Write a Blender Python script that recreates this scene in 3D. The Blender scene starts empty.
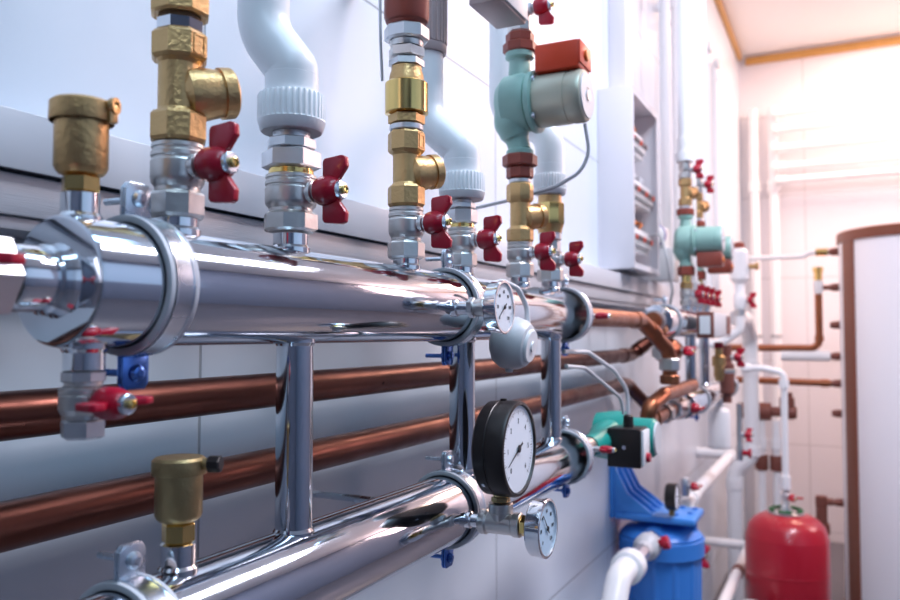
import bpy, bmesh, math, random
from mathutils import Vector, Matrix
random.seed(7)
S = bpy.context.scene
COL = S.collection
PI = math.pi
R_ = math.radians

# ---------------------------------------------------------------- materials
def mat(name, col, rough=.4, metal=0., rvar=.0, bump=0., bscale=60., cvar=0., cscale=20., coat=0., spec=.5, trans=0., ior=1.45, stretch=None):
    m = bpy.data.materials.new(name); m.use_nodes = True
    nt = m.node_tree; b = nt.nodes['Principled BSDF']
    b.inputs['Base Color'].default_value = (*col, 1); b.inputs['Roughness'].default_value = rough
    b.inputs['Metallic'].default_value = metal
    b.inputs['Coat Weight'].default_value = coat; b.inputs['Coat Roughness'].default_value = .1
    b.inputs['Specular IOR Level'].default_value = spec
    b.inputs['Transmission Weight'].default_value = trans; b.inputs['IOR'].default_value = ior
    tc = nt.nodes.new('ShaderNodeTexCoord'); mp = nt.nodes.new('ShaderNodeMapping')
    nt.links.new(tc.outputs['Object'], mp.inputs['Vector'])
    if stretch: mp.inputs['Scale'].default_value = stretch
    def noise(sc, det=3):
        n = nt.nodes.new('ShaderNodeTexNoise'); n.inputs['Scale'].default_value = sc; n.inputs['Detail'].default_value = det
        nt.links.new(mp.outputs[0], n.inputs['Vector']); return n
    if cvar:
        n = noise(cscale, 4); r = nt.nodes.new('ShaderNodeMixRGB'); r.blend_type = 'MIX'
        r.inputs['Color1'].default_value = (*[max(0, c * (1 - cvar)) for c in col], 1)
        r.inputs['Color2'].default_value = (*[min(1, c * (1 + cvar)) for c in col], 1)
        nt.links.new(n.outputs['Fac'], r.inputs['Fac']); nt.links.new(r.outputs[0], b.inputs['Base Color'])
    if rvar:
        n = noise(cscale * 1.7, 3); mr = nt.nodes.new('ShaderNodeMapRange')
        mr.inputs['From Min'].default_value = .3; mr.inputs['From Max'].default_value = .7
        mr.inputs['To Min'].default_value = max(0.01, rough - rvar); mr.inputs['To Max'].default_value = rough + rvar
        nt.links.new(n.outputs['Fac'], mr.inputs['Value']); nt.links.new(mr.outputs[0], b.inputs['Roughness'])
    if bump:
        n = noise(bscale, 3); bp = nt.nodes.new('ShaderNodeBump'); bp.inputs['Strength'].default_value = bump
        bp.inputs['Distance'].default_value = .002
        nt.links.new(n.outputs['Fac'], bp.inputs['Height']); nt.links.new(bp.outputs[0], b.inputs['Normal'])
    return m

STEEL = mat('polished_steel', (.64, .68, .74), .075, 1, rvar=.035, cscale=9, bump=.025, bscale=26)
CHROME = mat('chrome', (.78, .79, .82), .09, 1, rvar=.03)
NICKEL = mat('nickel_plated_brass', (.70, .675, .65), .34, 1, rvar=.06, bump=.12, bscale=180)
SATIN = mat('satin_nickel', (.70, .70, .72), .38, 1, rvar=.05, bump=.1, bscale=160)
ZINC = mat('zinc_plated_steel', (.66, .74, .82), .27, 1, rvar=.08, cvar=.08)
ZINCB = mat('zinc_blue_reflection', (.10, .22, .60), .25, 1, rvar=.08, cvar=.2)  # zinc with a blue reflection put into its colour, for lower ears and screws
BRASS = mat('cast_brass', (.60, .385, .175), .40, 1, rvar=.06, bump=.35, bscale=260, cvar=.1)
BRASSM = mat('machined_brass', (.83, .58, .21), .16, 1, rvar=.04)
BRASSD = mat('dull_brass', (.46, .34, .17), .42, 1, rvar=.06, bump=.3, bscale=240, cvar=.1)
COPPER = mat('aged_copper', (.135, .05, .036), .36, 1, rvar=.09, cvar=.35, cscale=14, bump=.05, bscale=40)
COPPERB = mat('bright_copper', (.36, .135, .07), .36, 1, rvar=.08, cvar=.2)
HEMP = mat('thread_sealant', (.20, .10, .04), .7, bump=.4)
LINING = mat('grey_rubber_lining', (.58, .60, .65), .5, bump=.06)
RUBBER = mat('black_rubber', (.015, .014, .016), .55, bump=.1)
BLACKP = mat('black_plastic', (.018, .013, .013), .35, rvar=.08)
REDH = mat('red_handle_coating', (.43, .006, .028), .32, rvar=.06, bump=.12, bscale=120, coat=.2)
REDB = mat('red_brown_union_paint', (.27, .055, .035), .38, cvar=.15, bump=.1)
REDBOX = mat('red_terminal_box_plastic', (.62, .055, .018), .38, rvar=.05)
REDT = mat('red_vessel_paint', (.42, .008, .024), .30, coat=.3, bump=.03)
PVC = mat('white_pipe_plastic', (.86, .86, .87), .34, rvar=.05)
PVCW = mat('white_fitting_plastic', (.88, .88, .89), .28)
GREYP = mat('grey_plastic', (.42, .42, .44), .42, bump=.06)
GREYL = mat('light_grey_plastic', (.62, .62, .64), .4, bump=.05)
GREYW = mat('grey_cable_sheath', (.66, .66, .69), .45)
BROWNG = mat('grey_brown_plastic', (.46, .35, .34), .4, bump=.05)
GREEN = mat('green_pump_paint', (.30, .50, .44), .34, cvar=.1, bump=.08, bscale=90)
TEAL = mat('teal_pump_paint', (.015, .30, .25), .35, cvar=.1, bump=.08, bscale=90)
PUMPM = mat('pump_motor_shell', (.50, .50, .40), .32, .35, rvar=.05)
BLUEF = mat('blue_filter_plastic', (.045, .22, .66), .34, rvar=.06)
BLUEB = mat('blue_bracket_paint', (.06, .27, .74), .35, rvar=.05)
DIAL = mat('white_dial_card', (.83, .86, .92), .5)
DIALB = mat('pale_blue_dial_card', (.50, .66, .80), .5)
INK = mat('black_ink', (.02, .02, .025), .5)
REDINK = mat('red_ink', (.5, .02, .02), .5)
PANELW = mat('panel_enclosure_paint', (.80, .76, .79), .4, bump=.03)
BREAKER = mat('breaker_plastic', (.78, .77, .78), .38)
TOGGLE = mat('breaker_toggle', (.16, .12, .13), .4)
ORANGEP = mat('orange_plastic', (.75, .22, .05), .4)
TANKW = mat('tank_jacket', (.88, .88, .92), .42, bump=.02, bscale=30)
TRIMB = mat('brown_jacket_trim', (.21, .065, .035), .4, rvar=.05)
FLOORM = mat('grey_floor_tile', (.10, .10, .12), .32, cvar=.1, cscale=4)
CEILM = mat('ceiling_paint', (.86, .84, .82), .8)
WOODT = mat('orange_trim_wood', (.62, .34, .10), .5, cvar=.15)
TRUNK = mat('white_trunking', (.72, .74, .79), .36, bump=.03)
ALU = mat('brushed_rail', (.60, .62, .66), .42, .3, rvar=.06, bump=.15, bscale=40, stretch=(1, 30, 30))
BROWNV = mat('brown_valve_casting', (.22, .075, .055), .45, .2, cvar=.2, bump=.2)
GREENT = mat('dark_green_strap', (.02, .16, .05), .5)

def wallmat(name, col, ux, offx, offz, tilex=.915, tilez=.62, axis='X'):
    """white gloss panels with thin recessed joints, laid on world metres"""
    m = mat(name, col, .33, rvar=.05, bump=0)
    nt = m.node_tree; b = nt.nodes['Principled BSDF']
    g = nt.nodes.new('ShaderNodeNewGeometry'); sp = nt.nodes.new('ShaderNodeSeparateXYZ'); nt.links.new(g.outputs['Position'], sp.inputs[0])
    def line(sock, off, per, w):
        a = nt.nodes.new('ShaderNodeMath'); a.operation = 'SUBTRACT'; nt.links.new(sock, a.inputs[0]); a.inputs[1].default_value = off
        d = nt.nodes.new('ShaderNodeMath'); d.operation = 'PINGPONG'; nt.links.new(a.outputs[0], d.inputs[0]); d.inputs[1].default_value = per / 2
        c = nt.nodes.new('ShaderNodeMapRange'); nt.links.new(d.outputs[0], c.inputs['Value'])
        c.inputs['From Min'].default_value = w * .5; c.inputs['From Max'].default_value = w
        c.inputs['To Min'].default_value = 0; c.inputs['To Max'].default_value = 1
        return c.outputs[0]
    l1 = line(sp.outputs[axis], offx, tilex, .0028); l2 = line(sp.outputs['Z'], offz, tilez, .0028)
    mn = nt.nodes.new('ShaderNodeMath'); mn.operation = 'MINIMUM'; nt.links.new(l1, mn.inputs[0]); nt.links.new(l2, mn.inputs[1])
    mx = nt.nodes.new('ShaderNodeMixRGB'); mx.inputs['Color1'].default_value = (*[c * .55 for c in col], 1); mx.inputs['Color2'].default_value = (*col, 1)
    nt.links.new(mn.outputs[0], mx.inputs['Fac']); nt.links.new(mx.outputs[0], b.inputs['Base Color'])
    bp = nt.nodes.new('ShaderNodeBump'); bp.inputs['Strength'].default_value = .6; bp.inputs['Distance'].default_value = .002
    nt.links.new(mn.outputs[0], bp.inputs['Height']); nt.links.new(bp.outputs[0], b.inputs['Normal'])
    return m
WALLM = wallmat('white_wall_panels', (.70, .765, .835), 0, .736, 1.90)
WALLF = wallmat('white_far_wall_panels', (.80, .78, .81), 0, .25, 1.15, .9, .62, 'Y')

# ---------------------------------------------------------------- mesh builder
AX = {'z': Vector((0, 0, 1)), '-z': Vector((0, 0, -1)), 'x': Vector((1, 0, 0)), '-x': Vector((-1, 0, 0)), 'y': Vector((0, 1, 0)), '-y': Vector((0, -1, 0))}
def axv(a): return AX[a].copy() if isinstance(a, str) else Vector(a).normalized()
def basis(a):
    a = axv(a); h = Vector((0, 0, 1)) if abs(a.z) < .9 else Vector((1, 0, 0))
    u = h.cross(a).normalized(); v = a.cross(u).normalized(); return u, v, a

class MB:
    def __init__(s): s.v = []; s.f = []
    def ring(s, c, u, v, r, n, ph=0.):
        b = len(s.v)
        for i in range(n):
            t = ph + 2 * PI * i / n; s.v.append(c + u * (r * math.cos(t)) + v * (r * math.sin(t)))
        return list(range(b, b + n))
    def skin(s, a, b):
        n = len(a)
        for i in range(n): s.f.append((a[i], a[(i + 1) % n], b[(i + 1) % n], b[i]))
    def lathe(s, prof, c=(0, 0, 0), axis='z', n=32, ph=None, caps=True):
        """prof: (distance along axis, radius)"""
        u, v, a = basis(axis); c = Vector(c); ph = (PI / n if n <= 8 else 0) if ph is None else ph
        prev = None
        for i, (t, r) in enumerate(prof):
            rg = s.ring(c + a * t, u, v, max(r, 1e-5), n, ph)
            if prev: s.skin(prev, rg)
            elif caps: s.f.append(tuple(reversed(rg)))
            prev = rg
        if caps: s.f.append(tuple(prev))
        return s
    def cyl(s, t0, t1, r, c=(0, 0, 0), axis='z', n=32, ch=0.0012):
        ch = min(ch, (t1 - t0) * .4, r * .4)
        return s.lathe([(t0, r - ch), (t0 + ch, r), (t1 - ch, r), (t1, r - ch)], c, axis, n)
    def hexa(s, t0, t1, r, c=(0, 0, 0), axis='z', n=6, ph=None):
        """nut: polygon prism of across-corner radius r with turned chamfers"""
        h = t1 - t0; k = math.cos(PI / n)
        return s.lathe([(t0, r * k * .97), (t0 + h * .12, r), (t1 - h * .12, r), (t1, r * k * .97)], c, axis, n, ph)
    def tubep(s, pts, r, n=16, caps=True):
        pts = [Vector(p) for p in pts]; k = len(pts)
        rr = r if isinstance(r, (list, tuple)) else [r] * k
        tg = [(pts[min(i + 1, k - 1)] - pts[max(i - 1, 0)]).normalized() for i in range(k)]
        u, v, _ = basis(tg[0]); prev = None
        for i in range(k):
            if i: 
                u = (u - tg[i] * u.dot(tg[i])).normalized(); v = tg[i].cross(u).normalized()
            rg = s.ring(pts[i], u, v, rr[i], n)
            if prev: s.skin(prev, rg)
            elif caps: s.f.append(tuple(reversed(rg)))
            prev = rg
        if caps: s.f.append(tuple(prev))
        return s
    def tube(s, pts, r, bend=.03, n=16, seg=8):
        return s.tubep(fillet(pts, bend, seg), r, n)
    def box(s, lo, hi, bev=.0, rot=None, piv=None):
        bm = bmesh.new(); lo = Vector(lo); hi = Vector(hi)
        bmesh.ops.create_cube(bm, size=1)
        d = hi - lo; c = (lo + hi) / 2
        for q in bm.verts: q.co = Vector((q.co.x * d.x, q.co.y * d.y, q.co.z * d.z))
        if bev: bmesh.ops.bevel(bm, geom=bm.edges[:] , offset=bev, segments=2, affect='EDGES', profile=.5)
        for q in bm.verts: q.co += c
        if rot is not None:
            p = Vector(piv if piv is not None else c)
            for q in bm.verts: q.co = rot @ (q.co - p) + p
        s.addbm(bm); return s
    def prism(s, poly, o, u, v, w, th, bev=0.):
        """polygon in the (u, v) frame at o, extruded by th along w"""
        bm = bmesh.new(); o, u, v, w = Vector(o), Vector(u).normalized(), Vector(v).normalized(), Vector(w).normalized()
        vs = [bm.verts.new(o + u * a + v * b) for a, b in poly]
        f = bm.faces.new(vs); r = bmesh.ops.extrude_face_region(bm, geom=[f])
        for q in r['geom']:
            if isinstance(q, bmesh.types.BMVert): q.co += w * th
        if bev: bmesh.ops.bevel(bm, geom=bm.edges[:], offset=bev, segments=2, affect='EDGES', profile=.5)
        s.addbm(bm); return s
    def addbm(s, bm):
        bmesh.ops.recalc_face_normals(bm, faces=bm.faces[:])
        b = len(s.v); bm.verts.index_update()
        s.v += [q.co.copy() for q in bm.verts]; s.f += [tuple(b + q.index for q in f.verts) for f in bm.faces]
        bm.free()
    def build(s, name, m, parent=None, loc=(0, 0, 0), sharp=32, fix=True):
        me = bpy.data.meshes.new(name); me.from_pydata([tuple(q) for q in s.v], [], s.f)
        if fix:
            bm = bmesh.new(); bm.from_mesh(me); bmesh.ops.recalc_face_normals(bm, faces=bm.faces[:]); bm.to_mesh(me); bm.free()
        me.shade_smooth(); me.set_sharp_from_angle(angle=R_(sharp))
        me.materials.append(m)
        o = bpy.data.objects.new(name, me); COL.objects.link(o); o.location = loc
        if parent: o.parent = parent
        return o

def fillet(pts, rad, seg=8):
    pts = [Vector(p) for p in pts]; out = [pts[0]]
    for i in range(1, len(pts) - 1):
        a, b, c = pts[i - 1], pts[i], pts[i + 1]; d0 = (a - b); d1 = (c - b)
        ang = d0.angle(d1)
        if abs(ang - PI) < .01: out.append(b); continue
        t = min(rad / math.tan(ang / 2), d0.length * .48, d1.length * .48); r = t * math.tan(ang / 2)
        p0 = b + d0.normalized() * t; p1 = b + d1.normalized() * t
        bis = (d0.normalized() + d1.normalized()).normalized(); cen = b + bis * (r / math.sin(ang / 2))
        e0 = p0 - cen; e1 = p1 - cen; w = e0.angle(e1); sw = math.sin(w)
        for k in range(seg + 1):
            q = k / seg; out.append(cen + (e0 * math.sin((1 - q) * w) + e1 * math.sin(q * w)) / sw)
    out.append(pts[-1]); return out

def thing(name, label, cat, loc=(0, 0, 0), group=None, rz=0.):
    o = bpy.data.objects.new(name, None); COL.objects.link(o); o.location = loc; o.rotation_euler = (0, 0, rz)
    o.empty_display_size = .02
    return tag(o, label, cat, group)
def tag(o, label, cat, group=None):
    o['label'] = label; o['category'] = cat
    if group: o['group'] = group
    return o
def struct(name, mb, m):
    o = mb.build(name, m); o['kind'] = 'structure'; return o
def text_mesh(txt, size, mats):
    cu = bpy.data.curves.new('lettering', 'FONT'); cu.body = txt; cu.size = size; cu.align_x = 'CENTER'; cu.align_y = 'CENTER'; cu.extrude = .0001
    o = bpy.data.objects.new('lettering', cu); COL.objects.link(o); bpy.context.view_layer.update()
    me = bpy.data.meshes.new_from_object(o.evaluated_get(bpy.context.evaluated_depsgraph_get()))
    bpy.data.objects.remove(o); bpy.data.curves.remove(cu); return me

# ---------------------------------------------------------------- the room
XB, XF, YL, YR, ZC, ZF = -2.2, 6.5, .70, -2.6, 3.50, -.16
w = MB().box((XB, YL, ZF), (XF + .1, YL + .1, ZC)); struct('wall_left', w, WALLM)
w = MB().box((XF, YR, ZF), (XF + .1, YL, ZC)); struct('wall_far', w, WALLF)
w = MB().box((XB - .1, YR - .1, ZF), (XF + .1, YR, ZC)); struct('wall_right', w, mat('blue_grey_paint', (.15, .18, .25), .6, bump=.05))
w = MB().box((XB - .1, YR, ZF), (XB, YL + .1, ZC)); struct('wall_back', w, mat('dark_blue_grey_paint', (.10, .12, .17), .6, bump=.05))
struct('floor', MB().box((XB - .1, YR - .1, ZF - .1), (XF + .1, YL + .1, ZF)), FLOORM)
struct('ceiling', MB().box((XB - .1, YR - .1, ZC), (XF + .1, YL + .1, ZC + .1)), CEILM)
struct('trim_1', MB().box((XF - .03, YR, ZC - .075), (XF - .001, YL - .05, ZC - .02), .004), WOODT)
struct('trim_2', MB().box((XB, YL - .03, ZC - .055), (XF - .08, YL - .001, ZC - .012), .004), WOODT)

UP = 'upper steel header'
YH = .47; ZU = 1.3855; ZL = 1.1225; RU = .0447; RL = .0437

# ---------------------------------------------------------------- header manifold
def header(mb, x0, x1, z, r):
    return mb.lathe([(x0, r * .0), (x0, r - .003), (x0 + .0008, r - .0008), (x0 + .003, r), (x1 - .003, r), (x1 - .0008, r - .0008), (x1, r - .003), (x1, 0)], (0, YH, z), 'x', 64, caps=False)
def make_manifold(x0, x1, risers, stubs, name, label, xl0=None, xl1=None):
    t = thing(name, label, 'pipe manifold', (0, 0, 0), 'welded steel header manifolds')
    header(MB(), x0, x1, ZU, RU).build('upper_header', STEEL, t)
    header(MB(), xl0 or x0, xl1 or x1, ZL, RL).build('lower_header', STEEL, t)
    for x in risers:
        m = MB(); m.lathe([(ZL + RL - .012, .0195), (ZL + RL - .001, .0195), (ZL + RL + .002, .0175), (ZU - RU - .002, .0175), (ZU - RU + .001, .0195), (ZU - RU + .012, .0195)], (x, YH, 0), 'z', 40)
        m.build('riser_tube', STEEL, t)
    for x, z0, z1, r in stubs:
        m = MB(); m.lathe([(z0, r + .002), (z0 + .006, r + .002) , (z0 + .0085, r), (z1, r)] if z1 > z0 else [(z0, r + .002), (z0 - .006, r + .002), (z0 - .0085, r), (z1, r)], (x, YH, 0), 'z', 32)
        m.build('socket', CHROME, t)
    return t
zt = ZU + RU - .005
mani = make_manifold(.36, 1.4585, (.619, .99, 1.358),
    [(.378, zt - .001, 1.4462, .0127), (.467, zt, 1.4405, .0165), (.611, zt, 1.4443, .0165), (.834, zt, 1.4395, .0155), (.99, zt, 1.4412, .0155), (1.209, zt, 1.4406, .015), (1.357, zt, 1.4431, .0155),
     (.473, ZL + RL - .004, 1.1868, .0133), (.3835, ZU - RU + .005, 1.3255, .0137)],
    'header_manifold', 'big polished steel double header with three connecting tubes, carrying the brass and white risers')
m = MB().lathe([(-.036, .020), (-.033, .0215), (-.012, .0215), (-.010, .0235), (-.004, .0235), (.0005, .0255)], (.36, YH, ZU), 'x', 40); m.build('end_nipple', CHROME, mani)
# side sockets for the gauges
m = MB().lathe([(0, .0105), (.010, .0105), (.012, .0085), (.0245, .0085)], (.872, YH - RU + .004, ZU - .004), '-y', 24); m.build('gauge_socket', CHROME, mani)
m = MB().lathe([(0, .0105), (.010, .0105), (.012, .0085), (.0225, .0085)], (.912, YH - RL + .004, ZL - .003), '-y', 24); m.build('gauge_socket', CHROME, mani)

# ---------------------------------------------------------------- clamps
def pipe_clamp(x, z, r, label, zinc=ZINC, lower=ZINCB, wall=YL):
    t = thing('pipe_clamp', label, 'pipe clamp', (x, YH, z), 'steel pipe clamps round the headers')
    ri = r + .0004; ro = ri + .0032; w2 = .0135
    m = MB().lathe([(-w2, ri + .001), (-w2 - .0004, ri + .003), (-w2, ro + .0026), (-w2 + .002, ro + .0032), (-w2 * .70, ro + .0028), (-w2 * .68, ro), (w2 * .68, ro), (w2 * .70, ro + .0028), (w2 - .002, ro + .0032), (w2, ro + .0026), (w2 + .0004, ri + .003), (w2, ri + .001), (w2 - .002, ri), (-w2 + .002, ri), (-w2, ri + .001)], (0, 0, 0), 'x', 64, caps=False); m.build('rubber_lining', LINING, t)
    for s, nm in ((-1, 'front_band'), (1, 'rear_band')):
        m = MB(); n = 40; rb = ro + .0003; th = .0026; prof = [(-w2 * .66, rb), (-w2 * .66, rb + th + .0006), (-w2 * .58, rb + th + .0006), (-w2 * .50, rb + th), (w2 * .50, rb + th), (w2 * .58, rb + th + .0006), (w2 * .66, rb + th + .0006), (w2 * .66, rb)]
        rows = []
        for i in range(n + 1):
            a = R_(4) + (PI - R_(8)) * i / n; b0 = len(m.v)
            for px, pr in prof: m.v.append(Vector((px, s * pr * math.sin(a), pr * math.cos(a))))
            rows.append(list(range(b0, b0 + len(prof))))
        for i in range(n): m.skin(rows[i], rows[i + 1])
        m.f.append(tuple(rows[0])); m.f.append(tuple(rows[-1]))
        band = m.build(nm, zinc, t, sharp=25)
        for q in (1, -1):
            # ears: upright plates that the two screws pull together
            pl = [(-.0120, 0), (.0120, 0), (.0120, .0225), (.0085, .0270), (-.0085, .0270), (-.0120, .0225)]
            e = MB().prism([(a, b * q) for a, b in pl], (0, s * .0004, q * (rb + .0005)), (1, 0, 0), (0, 0, 1), (0, s, 0), .0026, .0005)
            e.build('ear', zinc if q > 0 else lower, band)
    for q in (1, -1):
        zz = q * (ro + .0160); sc = zinc if q > 0 else lower
        m = MB(); m.lathe([(-.0315, .0027), (.0080, .0027)], (0, 0, zz), '-y', 12)
        m.lathe([(.0033, .0062), (.0046, .0064), (.0072, .0052), (.0078, .003), (.0062, .0026), (.0062, 0)], (0, 0, zz), '-y', 20)
        m.hexa(-.0078, -.0033, .0062, (0, 0, zz), '-y')
        m.build('clamp_screw', sc, t)
    m = MB(); m.lathe([(0, .0085), (.012, .0085), (.013, .0048), (wall - YH - ro - .004 - .006, .0048), (wall - YH - ro - .0042 - .006, .014), (wall - YH - ro - .0042, .014)], (0, ro + .0032, 0), 'y', 20)
    m.build('wall_stud', zinc, t)
    return t
for x, lab in ((.426, 'beside the brass air vent and the first riser'), (.945, 'just past the small chrome dial'), (1.440, 'at the far end, by the red union')):
    pipe_clamp(x, ZU, RU, 'zinc clamp on the upper steel header ' + lab)
for x, lab in ((.426, 'below the dull brass air vent'), (.945, 'behind the black pressure gauge'), (1.440, 'at the far end, by the teal pump')):
    pipe_clamp(x, ZL, RL, 'zinc pipe clamp on the lower steel header ' + lab)

# ---------------------------------------------------------------- valves
def handle(t, z, r0, out='-y', along='z', s=1., m=REDH, c=(0, 0, 0)):
    """butterfly handle on a spindle that leaves the valve along out; wings along the given axis"""
    o = axv(out); al = axv(along); sd = o.cross(al).normalized(); C = Vector(c) + Vector((0, 0, z))
    MB().lathe([(r0 - .006, .0105 * s), (r0 + .003, .0105 * s), (r0 + .004, .008 * s), (r0 + .0054, .008 * s)], C, o, 24).build('bonnet', SATIN, t)
    h = MB(); h.lathe([(r0 + .0055, .0082 * s), (r0 + .008, .0125 * s), (r0 + .013, .0142 * s), (r0 + .022, .0138 * s), (r0 + .029, .0112 * s), (r0 + .031, .0090 * s)], C, o, 28)
    for q in (1, -1):
        # wing: upright plate in the plane of the spindle, notched beside the hub
        pl = [(.0135, .004), (.0135, .0275), (.0155, .0305), (.0345, .0325), (.0385, .0305), (.0395, .0215), (.0300, .0090), (.0270, .004)]
        h.prism([(d * s, q * a * s) for d, a in pl], C + o * r0 - sd * (.0032 * s), o, al, sd, .0064 * s, .0011)
    hd = h.build('handle', m, t, sharp=40)
    MB().lathe([(r0 + .031, .0088 * s), (r0 + .034, .0088 * s), (r0 + .035, .0075 * s)], C, o, 24).build('handle_washer', ZINC, hd)
    MB().lathe([(r0 + .035, .0042 * s), (r0 + .038, .0042 * s), (r0 + .0385, .0030 * s), (r0 + .037, .0022 * s), (r0 + .037, 0)], C, o, 12).build('spindle_end', BRASSM, hd)
    return hd

def body_barrel(h0, h1, r):
    """turned valve barrel with grooves"""
    H = h1 - h0
    return [(h0, r * .80), (h0 + H * .03, r * .84), (h0 + H * .10, r * .84), (h0 + H * .20, r * .97), (h0 + H * .30, r), (h0 + H * .62, r), (h0 + H * .66, r * .95), (h0 + H * .69, r * .95), (h0 + H * .72, r),
            (h0 + H * .80, r), (h0 + H * .83, r * .94), (h0 + H * .87, r * .94), (h0 + H * .90, r * .98), (h0 + H * .97, r * .98), (h0 + H, r * .9)]
VG = 'red-handled ball valves on the steel headers'
def ball_valve(x, z, z1, zh, rb, label, n=8, top_hex=None, along='z', group=VG, y=YH, hs=1., out='-y', hz=None):
    """vertical ball valve from z to z1: a hexagon end up to zh, then the barrel; optional (z2, r) hexagon on top"""
    t = thing('ball_valve', label, 'valve', (x, y, z), group)
    MB().hexa(0, zh - z, rb * 1.06, n=n).build('hexagon_end', NICKEL, t)
    MB().lathe(body_barrel(zh - z, z1 - z, rb), n=40).build('valve_body', NICKEL, t)
    if top_hex:
        MB().lathe([(z1 - z, rb * .88), (z1 - z + .005, rb * .86)], n=32).build('seal_ring', BRASSM, t)
        MB().hexa(z1 - z + .005, top_hex[0] - z, top_hex[1] * 1.07, n=6).build('hexagon_collar', SATIN, t)
    handle(t, (hz or (zh + z1) / 2) - z, rb, out, along, hs)
    return t

def strainer(x, z, zs, label, rh, r, body=BRASS, out=(.83, -.52, .20), y=YH, mark=True, group='brass strainers on the risers'):
    """brass Y strainer; zs: bottom hex top, body top, upper hex top (heights above z)"""
    t = thing('strainer', label, 'strainer', (x, y, z), group)
    MB().hexa(0, zs[0], rh * 1.06, n=8).build('lower_hexagon', body, t)
    MB().lathe([(zs[0], r * 1.12), (zs[0] + .003, r), (zs[1] - .003, r), (zs[1], r * 1.12)], n=40).build('strainer_body', body, t)
    MB().hexa(zs[1], zs[2], rh * 1.06, n=8).build('upper_hexagon', body, t)
    o = Vector(out).normalized(); c = Vector((0, 0, (zs[0] + zs[1]) / 2 - .006))
    b = MB().lathe([(0, r * .9), (.006, r * 1.42), (.012, r * 1.44), (.033, r * 1.22), (.0332, r * 1.34), (.0425, r * 1.32), (.044, r * 1.22), (.044, r * 1.0), (.0405, r * .95), (.0405, 0)], c, o, 36, caps=False).build('filter_branch', body, t)
    if mark:
        # cast frame on the hexagon face towards the room
        hm = MB(); zc = (zs[1] + zs[2]) / 2; d = rh * 1.06 * math.cos(PI / 8) + .0001
        for a0, b0, a1, b1 in ((-.006, -.008, .006, -.0068), (-.006, .0068, .006, .008), (-.006, -.008, -.0048, .008), (.0048, -.008, .006, .008)):
            hm.box((a0, -d - .0005, zc + b0), (a1, -d + .001, zc + b1))
        for o2 in t.children:
            if o2.name.startswith('upper_hexagon'): hm.build('casting_mark', body, o2)
    return t

def settle(first, k):
    """heights above 1.35 m of the fittings made since index first, corrected by k"""
    for o in list(COL.objects)[first:]:
        if o.parent is None:
            o.location.z = 1.35 + (o.location.z - 1.35) * k; o.scale.z = k
i0 = len(COL.objects)
# riser 1 : valve, strainer, union
ball_valve(.467, 1.4440, 1.5050, 1.4645, .0208, 'red-handled ball valve at the foot of the first brass riser, by the tall air vent')
strainer(.467, 1.5055, (.0245, .0675, .0905), 'brass strainer with a stubby branch on the first riser, partly beside the wall', .0212, .0160)
t = thing('pipe_union', 'brass pipe union with a steel ring above the first strainer', 'pipe union', (.467, YH, 1.5965))
MB().lathe([(0, .017), (.001, .0185), (.0095, .0185), (.0105, .0175)], n=8).build('steel_ring', CHROME, t)
MB().lathe([(.0105, .0165), (.0135, .0165)], n=32).build('seal_ring', HEMP, t)
MB().hexa(.0135, .030, .0235, n=8).build('union_nut', BRASS, t)
MB().lathe([(.030, .017), (.034, .018), (.12, .018)], n=32).build('union_tail', BRASS, t)

settle(i0, .966); i0 = len(COL.objects)
# white plastic risers
def white_riser(x, z, label, off, ztop, bend=(.018, .055), silver=None, y=YH, r=.025, rk=.0322, group='white plastic risers'):
    """z: underside of the knurled nut"""
    t = thing('plastic_riser', label, 'plastic pipe', (x, y, z), group)
    m = MB(); n = 72; hs = [(0, rk * .88, 0), (.002, rk * .93, 0), (.010, rk, 0), (.0115, rk, 1), (.034, rk, 1), (.036, rk * .97, 1), (.0365, r * 1.05, 0)]
    prev = None
    for hz, rr, kn in hs:
        b0 = len(m.v)
        for i in range(n * 2):
            a = PI * i / n; q = rr - (.0014 if kn and (i // 2) % 2 else 0)
            m.v.append(Vector((q * math.cos(a), q * math.sin(a), hz)))
        rg = list(range(b0, b0 + n * 2))
        if prev: m.skin(prev, rg)
        else: m.f.append(tuple(reversed(rg)))
        prev = rg
    m.f.append(tuple(prev)); m.build('knurled_nut', PVCW, t, sharp=28)
    m = MB().lathe([(.0365, r * 1.02), (.055, r * 1.02), (.0555, r * .985)], n=48); m.build('sleeve', PVCW, t)
    z0, z1 = .056, .056 + bend[0]; z2 = z1 + bend[1]
    pts = [(0, 0, .0555), (0, 0, z1), (off[0], off[1], z2), (off[0], off[1], ztop - z)]
    MB().tube(pts, r, .055, 40, 10).build('offset_pipe', PVC, t)
    if silver:
        zb, rs = silver
        m = MB().hexa(zb - z, zb - z + (z - zb) * .62, rs * 1.05, n=8); m.lathe([(zb - z + (z - zb) * .6, rs * .8), (-.0003, rs * .8)], n=32); m.build('insert_nut', SATIN, t)
    return t
ball_valve(.611, 1.4480, 1.5030, 1.4662, .0245, 'red-handled ball valve under the big white plastic riser next to the first brass riser', n=8, top_hex=(1.527, .0262))
white_riser(.611, 1.5445, 'big white plastic riser with a knurled nut, beside the first brass riser', (-.006, .030), 2.3, (.006, .040), (1.5275, .0222))

settle(i0, 0.985); i0 = len(COL.objects)
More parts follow.
